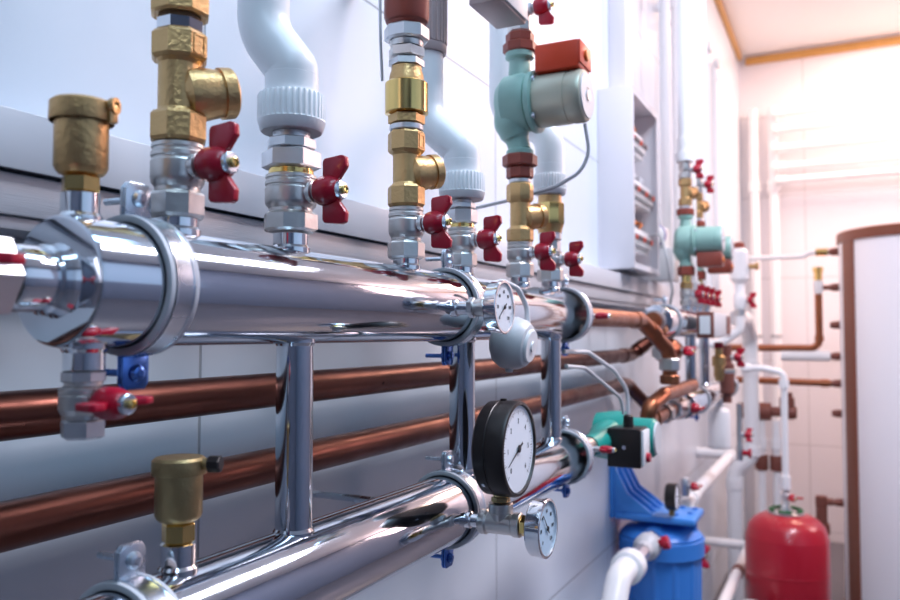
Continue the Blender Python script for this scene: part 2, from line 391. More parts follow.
# riser 3
ball_valve(.834, 1.4420, 1.5053, 1.4632, .0213, 'red-handled ball valve at the foot of the middle brass riser')
strainer(.834, 1.5058, (.0265, .0665, .0935), 'brass strainer with a stubby branch on the middle riser, under the shiny check valve', .0212, .0163)
t = thing('check_valve', 'shiny brass check valve in the middle riser, above the strainer', 'valve', (.834, YH, 1.5997), 'brass check valves on the risers')
MB().cyl(0, .0078, .0205, n=40).build('steel_ring', SATIN, t)
MB().hexa(.0082, .0215, .0222).build('lower_hexagon', BRASS, t)
MB().lathe([(.0215, .024), (.0225, .0262), (.059, .0262), (.0605, .0245)], n=48).build('valve_body', BRASSM, t)
MB().lathe([(.0605, .0215), (.070, .0205), (.0765, .0185), (.080, .0185)], n=36).build('neck', BRASS, t)
t = thing('nickel_union', 'nickel hexagon union between the brass check valve and the red-brown fitting', 'pipe union', (.834, YH, 1.680))
MB().hexa(0, .010, .0215).build('lower_hexagon', SATIN, t)
MB().hexa(.0105, .0245, .0225, ph=.2).build('middle_hexagon', NICKEL, t)
MB().lathe([(.0245, .0195), (.0285, .0205), (.031, .0205), (.032, .0195)], n=32).build('groove_ring', NICKEL, t)
MB().hexa(.032, .050, .0275, n=8).build('upper_hexagon', SATIN, t)
t = thing('red_union', 'red-brown union at the head of the middle brass riser', 'pipe union', (.834, YH, 1.7305), 'red-brown pump unions')
MB().lathe([(0, .021), (.004, .0225), (.006, .0255), (.012, .0275), (.09, .0275)], n=40).build('union_nut', REDB, t)

settle(i0, 0.976); i0 = len(COL.objects)
# riser 4
ball_valve(.990, 1.4434, 1.4988, 1.4628, .0196, 'red-handled ball valve under the second white riser, next to the middle brass riser', top_hex=(1.5252, .0204))
white_riser(.990, 1.5378, 'second white plastic riser, partly behind the shiny brass check valve', (-.004, .055), 1.7515, (.014, .050), (1.5256, .0178))
t = thing('grey_union', 'grey-brown union on top of the second white plastic riser', 'pipe union', (.986, YH + .055, 1.7522))
MB().lathe([(0, .0285), (.003, .030), (.012, .030), (.013, .027), (.10, .027)], n=40).build('union_body', BROWNG, t)
m = MB()
for i in range(24):
    a = 2 * PI * i / 24; m.box((.0295 * math.cos(a) - .0012, .0295 * math.sin(a) - .0012, .014), (.0295 * math.cos(a) + .0012, .0295 * math.sin(a) + .0012, .09))
m.lathe([(.0135, .0285), (.09, .0285)], n=40); m.build('ribbed_nut', BROWNG, t)

settle(i0, 0.981); i0 = len(COL.objects)
# riser 5 with the pump
ball_valve(1.209, 1.4424, 1.5008, 1.4665, .0212, 'red-handled ball valve at the foot of the pump riser')
strainer(1.210, 1.5012, (.0224, .0666, .0961), 'brass strainer with a stubby branch on the pump riser', .0208, .0162, mark=False)
t = thing('red_union', 'red-brown union under the green pump', 'pipe union', (1.210, YH, 1.5979), 'red-brown pump unions')
MB().cyl(0, .0075, .018, n=32).build('steel_ring', SATIN, t)
MB().hexa(.0078, .0275, .0222, n=8).build('union_tail', REDB, t)
MB().hexa(.0275, .0475, .0285, n=8).build('union_nut', REDB, t)

def pump(x, z0, z1, label, group='circulation pumps', y=YH, body=GREEN, motor=PUMPM, k=1., name='circulation_pump', up=1, boxm=REDBOX):
    """wet-rotor pump between z0 and z1, motor towards the room"""
    t = thing(name, label, 'pump', (x, y, z0), group); H = z1 - z0; zc = H * .50
    m = MB()
    m.lathe([(0, .022 * k), (.006, .0225 * k), (.010, .019 * k)], n=32)
    m.tubep(fillet([(0, 0, .008), (0, .006, .03), (-.010 * k, .012, H * .30), (-.010 * k, .008, H * .55)], .03), [.018 * k + .010 * k * min(1, i / 14) for i in range(len(fillet([(0, 0, .008), (0, .006, .03), (-.010 * k, .012, H * .30), (-.010 * k, .008, H * .55)], .03)))], 24)
    m.lathe([(-.034 * k, .020 * k), (-.030 * k, .036 * k), (-.018 * k, .047 * k), (.010 * k, .049 * k), (.020 * k, .046 * k), (.022 * k, .043 * k)], (-.002, 0, zc), '-y', 40)
    m.tubep(fillet([(0, 0, zc), (0, 0, zc + .045 * k), (0, 0, H - .012)], .03), [.034 * k, .019 * k, .0175 * k], 24)
    m.lathe([(H - .012, .0185 * k), (H - .008, .0235 * k), (H, .0235 * k)], n=32)
    m.build('volute', body, t)
    m = MB().lathe([(.022 * k, .047 * k), (.024 * k, .0505 * k), (.031 * k, .0505 * k), (.033 * k, .046 * k)], (0, 0, zc), '-y', 40); m.build('motor_flange', body, t)
    fl = t.children[-1] if t.children else None
    m = MB()
    for q in range(4):
        a = PI / 4 + q * PI / 2; m.lathe([(.026 * k, .0062 * k), (.0365 * k, .0062 * k), (.0375 * k, .005 * k)], (.041 * k * math.cos(a), 0, zc + .041 * k * math.sin(a)), '-y', 12)
        m.build('flange_bolt', ZINC, t); m = MB()
    mo = MB(); r = .0425 * k; mo.lathe([(.033 * k, r * .98), (.036 * k, r), (.085 * k, r), (.0855 * k, r * .97), (.091 * k, r * .97), (.0915 * k, r), (.106 * k, r), (.111 * k, r * .95), (.1125 * k, r * .88)], (0, 0, zc), '-y', 48)
    mo = mo.build('motor', motor, t)
    MB().lathe([(.1125 * k, r * .86), (.1145 * k, r * .84), (.1145 * k, r * .30), (.1135 * k, r * .28), (.1135 * k, 0)], (0, 0, zc), '-y', 40, caps=False).build('end_plate', GREYL, mo)
    MB().lathe([(.1136 * k, r * .20), (.1165 * k, r * .19), (.1165 * k, 0)], (0, 0, zc), '-y', 24, caps=False).build('vent_screw', SATIN, mo)
    b = MB().box((-.030 * k, -.109 * k, zc + min(up * r * .93, up * (r + .042 * k))), (.030 * k, -.036 * k, zc + max(up * r * .93, up * (r + .042 * k))), .004).build('terminal_box', boxm, t)
    MB().box((-.031 * k, -.1115 * k, zc + up * (r + .022 * k) - .018 * k), (.031 * k, -.1088 * k, zc + up * (r + .022 * k) + .018 * k), .001).build('box_lid', boxm, b)
    MB().lathe([(.1115 * k, .009 * k), (.115 * k, .009 * k), (.116 * k, .0075 * k)], (0, 0, zc + up * (r + .022 * k)), '-y', 20).build('speed_knob', ORANGEP, b)
    return t
pump(1.211, 1.6458, 1.8160, 'green circulation pump with a red terminal box, in the pump riser')
t = thing('red_union', 'red-brown union on top of the green pump', 'pipe union', (1.213, YH, 1.8164), 'red-brown pump unions')
MB().hexa(0, .0175, .0285, n=8).build('union_nut', REDB, t)
MB().hexa(.0175, .034, .0235, n=8).build('union_tail', REDB, t)
ball_valve(1.213, 1.8508, 1.925, 1.868, .0195, 'red-handled ball valve above the pump, cut off by the picture top', n=8, hz=1.890)
t = thing('control_box', 'grey control box high on the pump riser, its underside in view', 'control box', (1.04, .435, 1.812))
MB().box((-.05, -.0225, 0), (.05, .025, .12), .003).build('housing', BROWNG, t)
MB().box((-.046, -.0265, .004), (.047, -.0228, .11), .001).build('lid', GREYL, t)
MB().box((.01, .0253, .095), (.03, YL - .435 - .0005, .115), .001).build('mounting_arm', ZINC, t)

settle(i0, 0.985); i0 = len(COL.objects)
# riser 6
ball_valve(1.357, 1.4449, 1.5000, 1.4680, .0222, 'red-handled ball valve farthest along the upper header, under the small white riser', n=8)
t = thing('check_valve', 'ribbed brass check valve under the small white riser, beyond the pump riser', 'valve', (1.357, YH, 1.5005), 'brass check valves on the risers')
MB().hexa(0, .019, .0195).build('nickel_hexagon', SATIN, t)
MB().cyl(.0195, .0325, .0205, n=40).build('steel_ring', SATIN, t)
MB().lathe([(.0325, .0215), (.036, .0215), (.048, .025)], n=40).build('neck', BRASS, t)
MB().lathe([(.048, .0262), (.050, .0268), (.083, .0268), (.086, .0255)], n=10).build('valve_body', BRASSM, t)
MB().lathe([(.086, .0215), (.1005, .0205)], n=36).build('upper_neck', BRASS, t)
white_riser(1.358, 1.6025, 'small white plastic riser beyond the green pump, bending to the wall', (0, .09), 2.4, (.055, .05), None, r=.0262, rk=.0300)

settle(i0, .985)
# ---------------------------------------------------------------- air vents
def air_vent(x, z, label, hs, r, rc, m=BRASS, black=False):
    t = thing('air_vent', label, 'air vent', (x, YH, z), 'brass automatic air vents')
    MB().hexa(0, hs[0], .0128).build('hexagon_nut', BRASSM, t)
    MB().lathe([(hs[0], .0105), (hs[0] + .001, .0145), (hs[0] + .003, r * .93), (hs[0] + .006, r), (hs[1], r)], n=48).build('vent_body', m, t)
    MB().lathe([(hs[1], rc), (hs[1] + .001, rc + .0004), (hs[2] - .002, rc), (hs[2], rc - .0025), (hs[2] + .0004, 0)], n=48, caps=False).build('cap', m, t)
    d = Vector((.35, -.94, 0)).normalized(); zn = hs[2] - .004
    if black:
        MB().lathe([(rc - .004, .0045), (rc + .003, .0045)], (0, 0, zn - .001), d, 16).build('nozzle', m, t)
        MB().cyl(rc + .003, rc + .0135, .0066, (0, 0, zn - .001), d, 8, .0012).build('nozzle_cap', BLACKP, t)
    else:
        MB().lathe([(rc - .008, .0048), (rc - .001, .0044), (rc + .001, .0058), (rc + .0045, .0058), (rc + .0045, .0032), (rc + .001, .003), (rc + .001, 0)], (0, 0, zn), d, 20, caps=False).build('nozzle', m, t)
        MB().box((.004, -rc - .0022, hs[1] - .001), (.011, -rc + .004, zn + .001), .001).build('nozzle_boss', m, t)
    return t
air_vent(.378, 1.4466, 'tall brass air vent with an open nozzle on the end of the upper header', (.0122, .0490, .0640), .0176, .0208)
air_vent(.473, 1.1872, 'dull brass air vent with a black nozzle cap on the lower header', (.0165, .0535, .0665), .0180, .0206, BRASSD, True)

# ---------------------------------------------------------------- drain valve, end valve
t = thing('drain_valve', 'small drain valve with a flat-turned red handle hanging under the upper header end', 'valve', (.3835, YH, 1.325), 'red-handled ball valves on the steel headers')
MB().hexa(.0003, .0080, .0150, axis='-z', n=8).build('upper_hexagon', SATIN, t)
MB().lathe([(.008, .0125), (.010, .0125), (.0125, .0158), (.0155, .0158), (.016, .0150), (.017, .0158), (.0265, .0158), (.030, .0135), (.033, .0135)], axis='-z', n=36).build('valve_body', NICKEL, t)
MB().hexa(.033, .0465, .0148, axis='-z', n=6).build('lower_hexagon', SATIN, t)
handle(t, -.0215, .0095, '-y', (1, 0, .05), .80)
t = thing('end_valve', 'steel-nut ball valve on the end of the upper header, cut off by the picture edge', 'valve', (.3225, YH, ZU))
MB().hexa(.0, .030, .0268, axis='-x', n=6, ph=.0).build('hexagon_nut', SATIN, t)
MB().lathe([(.030, .022), (.032, .0245), (.06, .0245), (.065, .021), (.11, .021)], axis='-x', n=40).build('valve_body', NICKEL, t)
handle(t, .006, .0245, '-y', 'x', 1., c=(-.060, 0, 0))
t = thing('supply_pipe', 'steel pipe running out of the picture from the end valve', 'pipe', (.212, YH, ZU))
MB().lathe([(0, .021), (2.40, .021)], axis='-x', n=32).build('pipe_tube', STEEL, t)

# ---------------------------------------------------------------- gauges
def dial(parent, c, r, card, nums, ink=INK, needle=-.6, ns=.16, fine=50, recess=0):
    """dial card facing -Y with printed scale and a needle; c: centre of the card face"""
    c = Vector(c); cd = MB().lathe([(0, r), (.0008, r), (.0008, 0)], c + Vector((0, .0008, 0)), '-y', 48, caps=False).build('dial_card', card, parent)
    m = MB()
    for i in range(fine + 1):
        a = R_(225 - 270 * i / fine); L = .10 if i % 5 == 0 else .055; wd = .010 if i % 5 == 0 else .006
        d = Vector((math.cos(a), 0, math.sin(a))); e = Vector((-math.sin(a), 0, math.cos(a)))
        p0 = c + d * (r * (.90 - L)) + Vector((0, -.0002, 0)); p1 = c + d * (r * .90) + Vector((0, -.0002, 0)); b = len(m.v)
        m.v += [p0 - e * wd * r, p0 + e * wd * r, p1 + e * wd * r, p1 - e * wd * r]; m.f.append((b, b + 1, b + 2, b + 3))
    for i, s in enumerate(nums):
        a = R_(225 - 270 * i / (len(nums) - 1)); me = text_mesh(s, r * ns, None); p = c + Vector((math.cos(a), 0, math.sin(a))) * (r * .64) + Vector((0, -.0003, 0)); b = len(m.v)
        for q in me.vertices: m.v.append(p + Vector((q.co.x, -q.co.z, q.co.y)))
        for f in me.polygons: m.f.append(tuple(b + k for k in f.vertices))
        bpy.data.meshes.remove(me)
    m.build('scale_marks', ink, cd, fix=False)
    d = Vector((math.cos(needle), 0, math.sin(needle))); e = Vector((-d.z, 0, d.x)); o = c + Vector((0, -.0012, 0))
    nd = MB().prism([(-r * .25, -.030 * r), (-r * .25, .030 * r), (r * .1, .022 * r), (r * .74, .005 * r), (r * .74, -.005 * r), (r * .1, -.022 * r)], o, d, e, (0, -1, 0), .0005)
    nd.lathe([(0, .09 * r), (.001, .09 * r), (.0015, .06 * r)], o, '-y', 20)
    nd.build('needle', ink, cd)
    return cd
# small chrome dial on the upper header
yg = YH - RU - .0207
t = thing('dial_gauge', 'small white chrome-rimmed dial on a stem from the upper header, above the grey sensor head', 'gauge', (.872, yg, ZU - .004), 'dial gauges on stems')
MB().hexa(0, .008, .0125, axis='-y', n=6).build('stem_hexagon', SATIN, t)
MB().lathe([(.008, .0098), (.010, .0108), (.0205, .0108), (.0225, .0095)], axis='-y', n=28).build('stem', NICKEL, t)
MB().hexa(.0225, .0300, .0105, axis='-y').build('brass_nut', BRASSM, t)
cs = MB().lathe([(.030, .006), (.0305, .0292), (.0318, .0305), (.042, .0305), (.0425, .0318), (.0462, .0318), (.0470, .0308), (.0470, .0288), (.0448, .0284)], axis='-y', n=56, caps=False)
cs.build('case', CHROME, t)
dial(t, (0, -.0450, 0), .0284, DIAL, ['0', '20', '40', '60', '80', '100', '120'], needle=R_(215), ns=.2)

# grey sensor head
t = thing('sensor_head', 'rounded light grey sensor head with a button cap, under the small chrome dial', 'sensor', (.992, .412, 1.3405))
m = MB().lathe([(-.012, .009), (-.010, .020), (-.004, .0295), (.006, .0348), (.018, .0355), (.030, .0325), (.0375, .0275), (.039, .023), (.0392, 0)], axis=(.02, -.97, -.16), n=48, caps=False); m.build('head_shell', GREYL, t)
m = MB().lathe([(.0385, .0225), (.0415, .0225), (.0430, .021), (.0435, .007), (.0455, .0065), (.0455, 0)], axis=(.02, -.97, -.16), n=40, caps=False); m.build('button_cap', PVCW, t)
m = MB().lathe([(0, .006), (.0375, .0055), (.041, .0045), (.0415, 0)], (-.004, -.012, 0), axis='-z', n=20, caps=False); m.build('nub', GREYL, t)
m = MB().lathe([(0, .0075), (.0125, .0075)], (0, 0, -.010), axis='y', n=20); m.build('mounting_stem', GREYP, t)
m = MB().tube([(.020, -.030, .012), (.024, -.027, .046), (.004, -.022, .070), (-.030, -.014, .078), (-.060, -.006, .072)], .0036, .022, 12, 8); m.build('wire_loop', GREYW, t)

# tee, black pressure gauge, chrome thermometer on the lower header
yt = YH - RL - .0187; zt2 = ZL - .003
t = thing('pipe_tee', 'nickel tee fitting on the lower header, carrying the black gauge and the chrome thermometer', 'pipe fitting', (.912, yt, zt2))
MB().lathe([(0, .0125), (.002, .0135), (.008, .0135), (.010, .0118), (.038, .0118), (.040, .0132), (.047, .0132), (.048, .0122)], axis='-y', n=32).build('tee_run', NICKEL, t)
MB().lathe([(.004, .0115), (.011, .0118), (.012, .0135), (.0215, .0135), (.0225, .0125)], (0, -.024, 0), n=32).build('tee_branch', NICKEL, t)
t.scale = (1.12, 1.12, 1.12)
gy = yt - .0269
t = thing('pressure_gauge', 'big black pressure gauge with a white dial standing on the tee fitting', 'gauge', (.912, gy, zt2 + .0256), 'dial gauges on stems')
MB().hexa(0, .007, .0118, n=6).build('brass_nut', BRASSD, t)
MB().lathe([(.007, .0095), (.014, .0095)], n=24).build('stem', BRASSD, t)
RG = .0575; zg = .0085 + RG
cs = MB().lathe([(-.020, .0), (-.020, RG - .004), (-.017, RG - .0008), (-.004, RG), (-.003, RG - .0008), (-.0022, RG), (.017, RG + .0005), (.0205, RG - .001), (.0210, RG - .0045), (.0180, RG - .0055)], (0, -.005, zg), '-y', 72, caps=False)
cs = cs.build('case', BLACKP, t)
m = MB(); a = R_(222); m.lathe([(RG - .001, .0026), (RG + .001, .0026), (RG + .0014, .0012)], (0, .004, zg), (math.cos(a), 0, math.sin(a)), 14); m.build('case_screw', ZINC, cs)
m = MB(); m.lathe([(RG - .001, .004), (RG + .002, .004), (RG + .0024, .003)], (0, -.004, zg), (0, 0, 1), 14); m.build('vent_plug', BLACKP, cs)
dial(t, (0, -.0230, zg), RG - .0055, DIAL, ['0', '1', '2', '3', '4', '5', '6'], needle=R_(207), ns=.17, fine=60)
yb = yt - .0541
t = thing('thermometer', 'chrome-cased thermometer with a pale blue dial at the end of the tee fitting', 'gauge', (.912, yb, zt2), 'dial gauges on stems')
MB().hexa(0, .007, .0118, axis='-y').build('brass_nut', BRASSM, t)
MB().lathe([(.007, .007), (.014, .007)], axis='-y', n=20).build('stem', BRASSD, t)
MB().lathe([(.0135, .004), (.014, .030), (.0155, .0315), (.027, .0318), (.0275, .0330), (.0312, .0330), (.0320, .0318), (.0320, .0300), (.0296, .0297)], axis='-y', n=56, caps=False).build('case', CHROME, t)
t.scale = (1.06, 1.06, 1.06)
dial(t, (0, -.0298, 0), .0297, DIALB, ['0', '20', '40', '60', '80', '100', '120'], needle=R_(130), ns=.19)

# ---------------------------------------------------------------- copper pipes on the wall
YC = .645; RC = .0212
def copper(label, z, pts, r=RC, m=COPPER, bend=.05, sleeves=()):
    t = thing('copper_pipe', label, 'pipe', (0, 0, 0), 'bare copper pipes')
    MB().tube(pts, r, bend, 32, 12).build('pipe_run', m, t)
    for a, b in sleeves:
        MB().tubep([a, b], r * 1.12, 32).build('sleeve', m, t)
    return t
z1 = 1.2800; z2 = 1.1865
copper('upper of the two long copper pipes along the wall behind the steel headers', z1, [(XB + .05, YC, z1), (2.68, YC, z1), (2.80, YC - .07, z1 + .07)], sleeves=[((2.56, YC, z1), (2.62, YC, z1)), ((2.70, YC - .015, z1 + .015), (2.73, YC - .032, z1 + .032))])
copper('lower of the two long copper pipes along the wall behind the steel headers', z2, [(XB + .05, YC, z2), (2.62, YC, z2), (2.74, YC - .05, z2 - .09)], sleeves=[((2.50, YC, z2), (2.56, YC, z2))])

# ---------------------------------------------------------------- trunking and rail on the wall
t = thing('cable_trunking', 'long white cable trunking along the wall behind the risers', 'trunking')
MB().box((XB + .02, .633, 1.493), (3.25, YL - .0005, 1.538), .003).build('trunking_base', TRUNK, t)
MB().box((XB + .02, .629, 1.490), (3.25, .6328, 1.5415), .0015).build('lid', TRUNK, t)
t = thing('mounting_rail', 'grey metal rail on the wall just under the white trunking', 'rail')
MB().box((XB + .02, .638, 1.452), (3.20, YL - .0005, 1.4888), .002).build('rail_web', ALU, t)
MB().box((XB + .02, .643, 1.440), (3.20, YL - .0005, 1.4518), .002).build('rail_flange', ALU, t)
# thin grey sensor cable down the wall beside the middle riser
def cable(label, pts, r, m=GREYW, bend=.05, name='cable'):
    o = MB().tube(pts, r, bend, 10, 8).build(name, m); return tag(o, label, 'cable', 'grey cables')
cable('thin grey cable hanging down beside the middle brass riser', [(.806, .490, 2.2), (.804, .490, 1.78), (.812, .494, 1.71), (.832, .503, 1.66)], .0018)
cable('grey cable drooping from the pump motor across the last risers', [(1.215, .362, 1.682), (1.232, .360, 1.64), (1.236, .375, 1.610), (1.240, .42, 1.590), (1.250, .49, 1.578), (1.26, .60, 1.565), (1.26, .66, 1.546)], .0030)

# ---------------------------------------------------------------- end of the first manifold: unions, pipe, teal pump
t = thing('red_union', 'red-brown union on the far end of the upper header', 'pipe union', (1.459, YH, ZU), 'red-brown pump unions')
MB().lathe([(0, .020), (.1168, .020)], axis='x', n=32).build('union_tail', COPPERB, t)
MB().hexa(.022, .062, .030, axis='x', n=8).build('union_nut', REDB, t)
MB().hexa(.062, .085, .024, axis='x', n=6).build('union_collar', REDB, t)
handle(t, .0, .022, '-y', 'x', .5, REDH, c=(.09, 0, 0))
t = copper('short copper pipe dropping from the end of the upper header towards the second manifold', 0, [(1.576, YH, ZU), (2.06, YH, ZU), (2.20, .425, 1.302), (2.20, .425, 1.215)], .0195, COPPERB, .05, [((1.98, YH, ZU), (2.04, YH, ZU)), ((2.10, .4575, 1.366), (2.13, .4475, 1.348))])
MB().hexa(1.252, 1.285, .029, (2.20, .425, 0), n=8).build('nickel_union', NICKEL, t)
MB().hexa(1.216, 1.240, .027, (2.20, .425, 0), n=8).build('copper_nut', COPPERB, t)
# teal pump at the end of the lower header
t = thing('red_union', 'red-brown union between the lower header and the teal pump', 'pipe union', (1.459, YH, ZL), 'red-brown pump unions')
MB().lathe([(0, .020), (.1235, .020)], axis='x', n=32).build('union_tail', NICKEL, t)
MB().hexa(.022, .055, .028, axis='x', n=8).build('union_nut', REDB, t)
handle(t, 0, .026, '-y', 'x', .55, REDH, c=(.10, 0, 0))
t = thing('circulation_pump', 'teal circulation pump with a black terminal box at the end of the lower header', 'pump', (1.78, YH, ZL), 'circulation pumps')
m = MB(); m.lathe([(-.1965, .022), (-.16, .023), (-.10, .030), (-.06, .040), (.05, .040), (.09, .028), (.14, .024)], axis='x', n=32)
m.lathe([(-.042, .030), (-.036, .050), (.010, .056), (.030, .054), (.034, .050)], axis='-y', n=40); m.build('volute', TEAL, t)
m = MB().lathe([(.034, .042), (.040, .043), (.090, .042), (.096, .037)], axis='-y', n=36); m.build('motor', TEAL, t)
mo = MB().lathe([(.096, .036), (.1, .035), (.1, 0)], axis='-y', n=32, caps=False).build('end_plate', GREYL, t)
bx = MB().box((-.120, -.088, -.050), (-.0505, -.018, .031), .003).build('terminal_box', BLACKP, t)
MB().lathe([(.120, .005), (.1225, .0045), (.1225, 0)], (0, -.054, -.008), '-x', 14, caps=False).build('cover_screw', ZINC, bx)
MB().box((-.116, -.094, -.046), (-.060, -.0885, .027), .001).build('nameplate', PVCW, bx)
MB().lathe([(.0945, .010), (.102, .009)], (-.09, 0, -.03), '-y', 14).build('speed_knob', REDH, bx)
MB().lathe([(.031, .0115), (.054, .0105), (.058, .006)], (-.085, -.055, 0), 'z', 16).build('cable_gland', BLACKP, bx)
bxz = ZL + .059
cable('grey cable arching from behind the upper header down to the teal pump', [(1.40, .46, 1.318), (1.52, .45, 1.315), (1.64, .43, 1.275), (1.692, .415, 1.23), (1.693, .415, bxz)], .0042, bend=.08)
cable('second grey cable looping lower from the last connecting tube to the teal pump', [(1.39, .452, 1.292), (1.50, .45, 1.285), (1.62, .43, 1.235), (1.672, .424, 1.215), (1.684, .4225, bxz)], .0036, bend=.08)

# ---------------------------------------------------------------- second manifold further down the wall
man2 = make_manifold(2.25, 3.22, (2.79, 3.09),
    [(2.73, zt, 1.4437, .0155), (2.965, zt, 1.4437, .0155), (2.85, zt, 1.4437, .0155), (3.13, zt, 1.4437, .0155)],
    'header_manifold', 'second steel double header further down the wall, beyond the teal pump and the blue filter', xl0=2.62, xl1=3.75)
pipe_clamp(2.37, ZU, RU, 'pipe clamp near the start of the second upper header, beyond the first manifold')
pipe_clamp(2.90, ZL, RL, 'pipe clamp round the second lower header, above the white wall by the blue filter')
pipe_clamp(3.70, ZL, RL, 'pipe clamp at the far end of the second lower header')
t = thing('red_union', 'red-brown union on the near end of the second upper header', 'pipe union', (2.2495, YH, ZU), 'red-brown pump unions')
MB().lathe([(0, .027), (.02, .030), (.03, .030)], axis='-x', n=32).build('union_nut', SATIN, t)
MB().lathe([(.03, .024), (.05, .024), (.052, 0)], axis='-x', n=32, caps=False).build('plug', COPPERB, t)
t = thing('end_valve', 'nickel ball valve with a flat-turned red handle on the second lower header', 'valve', (2.6195, YH, ZL))
MB().hexa(0, .03, .033, axis='-x').build('hexagon_end', NICKEL, t)
MB().lathe([(.03, .027), (.05, .035), (.10, .035), (.12, .027), (.135, .027)], axis='-x', n=36).build('valve_body', NICKEL, t)
MB().hexa(.135, .165, .033, axis='-x').build('hexagon_collar', SATIN, t)
handle(t, 0, .035, '-y', 'x', 1.1, c=(-.075, 0, 0))
t = thing('copper_pipe', 'bent copper pipe feeding the nickel end valve of the second lower header', 'pipe', (0, 0, 0), 'bare copper pipes')
MB().tube([(2.58, .43, 1.190), (2.22, .445, 1.185), (2.12, .462, 1.160), (2.12, YH, ZL), (2.4540, YH, ZL)], .0205, .04, 32, 10).build('pipe_run', COPPERB, t)
MB().lathe([(2.18, .023), (2.182, .026), (2.215, .026), (2.217, .023)], (0, YH, ZL), 'x', n=24).build('copper_sleeve', COPPERB, t)
MB().lathe([(2.33, .027), (2.335, .030), (2.37, .030), (2.375, .027)], (0, YH, ZL), 'x', n=8).build('brass_union', NICKEL, t)

for x, zz, hl in ((2.73, 0, 'first'), (2.965, -.012, 'second')):
    ball_valve(x, 1.4442, 1.5, 1.464, .021, f'red-handled ball valve under the {hl} pump of the second manifold', y=YH)
    t = thing('brass_nipple', f'brass nipple under the {hl} pump of the second manifold', 'pipe fitting', (x, YH, 1.5005))
    MB().hexa(0, .02, .022).build('hexagon_end', BRASS, t); MB().lathe([(.02, .016), (.043, .016)], n=24).build('nipple_tube', BRASSM, t)
    t = thing('red_union', f'red-brown union below the {hl} pump of the second manifold', 'pipe union', (x, YH, 1.544), 'red-brown pump unions')
    MB().hexa(0, .030, .029, n=8).build('union_nut', REDB, t)
    pump(x, 1.5745, 1.7445 + zz, f'green circulation pump, {hl} on the second manifold', k=1.05, motor=GREEN, up=-1, boxm=REDB)
    t = thing('red_union', f'red-brown union above the {hl} pump of the second manifold', 'pipe union', (x, YH, 1.745 + zz), 'red-brown pump unions')
    MB().hexa(0, .022, .030, n=8).build('union_nut', REDB, t); MB().lathe([(.022, .021), (.032, .021)], n=24).build('steel_ring', SATIN, t)
    strainer(x, 1.7775 + zz, (.024, .066, .090), f'brass strainer above the {hl} pump of the second manifold', .0215, .0165, mark=False)
    ball_valve(x, 1.868 + zz, 1.925 + zz, 1.888 + zz, .021, f'red-handled ball valve on top of the {hl} pump column of the second manifold', y=YH, hz=1.898 + zz)
    t = thing('plastic_riser', f'white plastic riser above the {hl} pump column of the second manifold', 'plastic pipe', (x, YH, 1.9255 + zz), 'white plastic risers')
    MB().lathe([(0, .030), (.03, .030), (.032, .025), (.08, .025)], n=32).build('adapter', PVCW, t)
    MB().tube([(0, 0, .08), (0, 0, 1.3)], .021, .08, 24).build('offset_pipe', PVC, t)
for x, nm in ((2.85, 'between the two pump columns'), (3.13, 'beyond the second pump column')):
    ball_valve(x, 1.4442, 1.5, 1.464, .020, f'small red-handled ball valve on the second upper header {nm}', y=YH)
    t = thing('plastic_riser', f'thin white plastic riser on the second upper header {nm}', 'plastic pipe', (x, YH, 1.5005), 'white plastic risers')
    MB().lathe([(0, .026), (.03, .026), (.032, .018), (.05, .018)], n=32).build('adapter', PVCW, t)
    MB().tube([(0, 0, .05), (0, 0, 1.6)], .016, .06, 20).build('offset_pipe', PVC, t)

t = thing('heat_meter', 'grey meter box with a dark-framed display in front of the second upper header', 'meter', (2.56, .385, 1.378))
MB().box((0, -.026, -.038), (.40, .0245, .038), .004).build('housing', GREYL, t)
s1 = MB().box((-.012, -.026, -.040), (-.0005, .0245, .040), .002).build('display_frame', BROWNV, t)
MB().box((-.0135, -.016, -.028), (-.0121, .016, .028)).build('display_glass', PVCW, s1)
MB().box((.28, -.029, -.028), (.37, -.0262, .032)).build('side_window', BROWNV, t)

# pieces between the second headers
t = thing('brown_valve', 'dark copper-coloured valve body hanging between the second headers', 'valve', (3.08, .39, 1.10))
MB().lathe([(0, .016), (.03, .016), (.035, .026), (.14, .026), (.145, .018), (.21, .018)], n=28).build('valve_body', BROWNV, t)
handle(t, .165, .020, '-y', 'z', 1.1)
t = thing('brass_regulator', 'small brass regulator with a red cap under the grey meter box', 'valve', (2.95, .40, 1.185))
MB().lathe([(0, .012), (.02, .018), (.05, .018), (.055, .024), (.085, .024), (.09, .014), (.115, .014)], n=28).build('regulator_body', BRASS, t)
MB().lathe([(.115, .016), (.135, .016), (.137, .013)], n=24).build('red_cap', REDH, t)
MB().lathe([(.02, .008), (.05, .008), (.052, .012), (.056, .012)], (0, 0, .035), '-y', 16).build('side_port', NICKEL, t)
t = thing('canister', 'white round-topped canister under the second lower header', 'canister', (3.46, .47, .80))
MB().lathe([(.092, .04), (.092, .046), (.215, .046), (.235, .041), (.245, .030), (.247, 0)], n=40, caps=False).build('canister_shell', PVC, t)
MB().lathe([(.08, .042), (.082, .048), (.0915, .048)], n=40).build('canister_base', GREYL, t)
MB().lathe([(.245, .02), (.2775, .02)], n=24).build('top_neck', PVCW, t)
t = thing('drain_valve', 'small red-handled drain cock in front of the white canister', 'valve', (3.30, .375, .86), 'red-handled ball valves on the steel headers')
MB().lathe([(0, .012), (.02, .014), (.05, .014), (.06, .011), (.22, .011)], n=20).build('valve_body', NICKEL, t)
handle(t, .10, .013, '-y', (0.5, 0, .86), .9)
MB().lathe([(.012, .010), (.03, .010), (.034, .018), (.042, .018), (.044, .010)], (0, 0, .03), '-y', 20).build('red_knob', REDH, t)

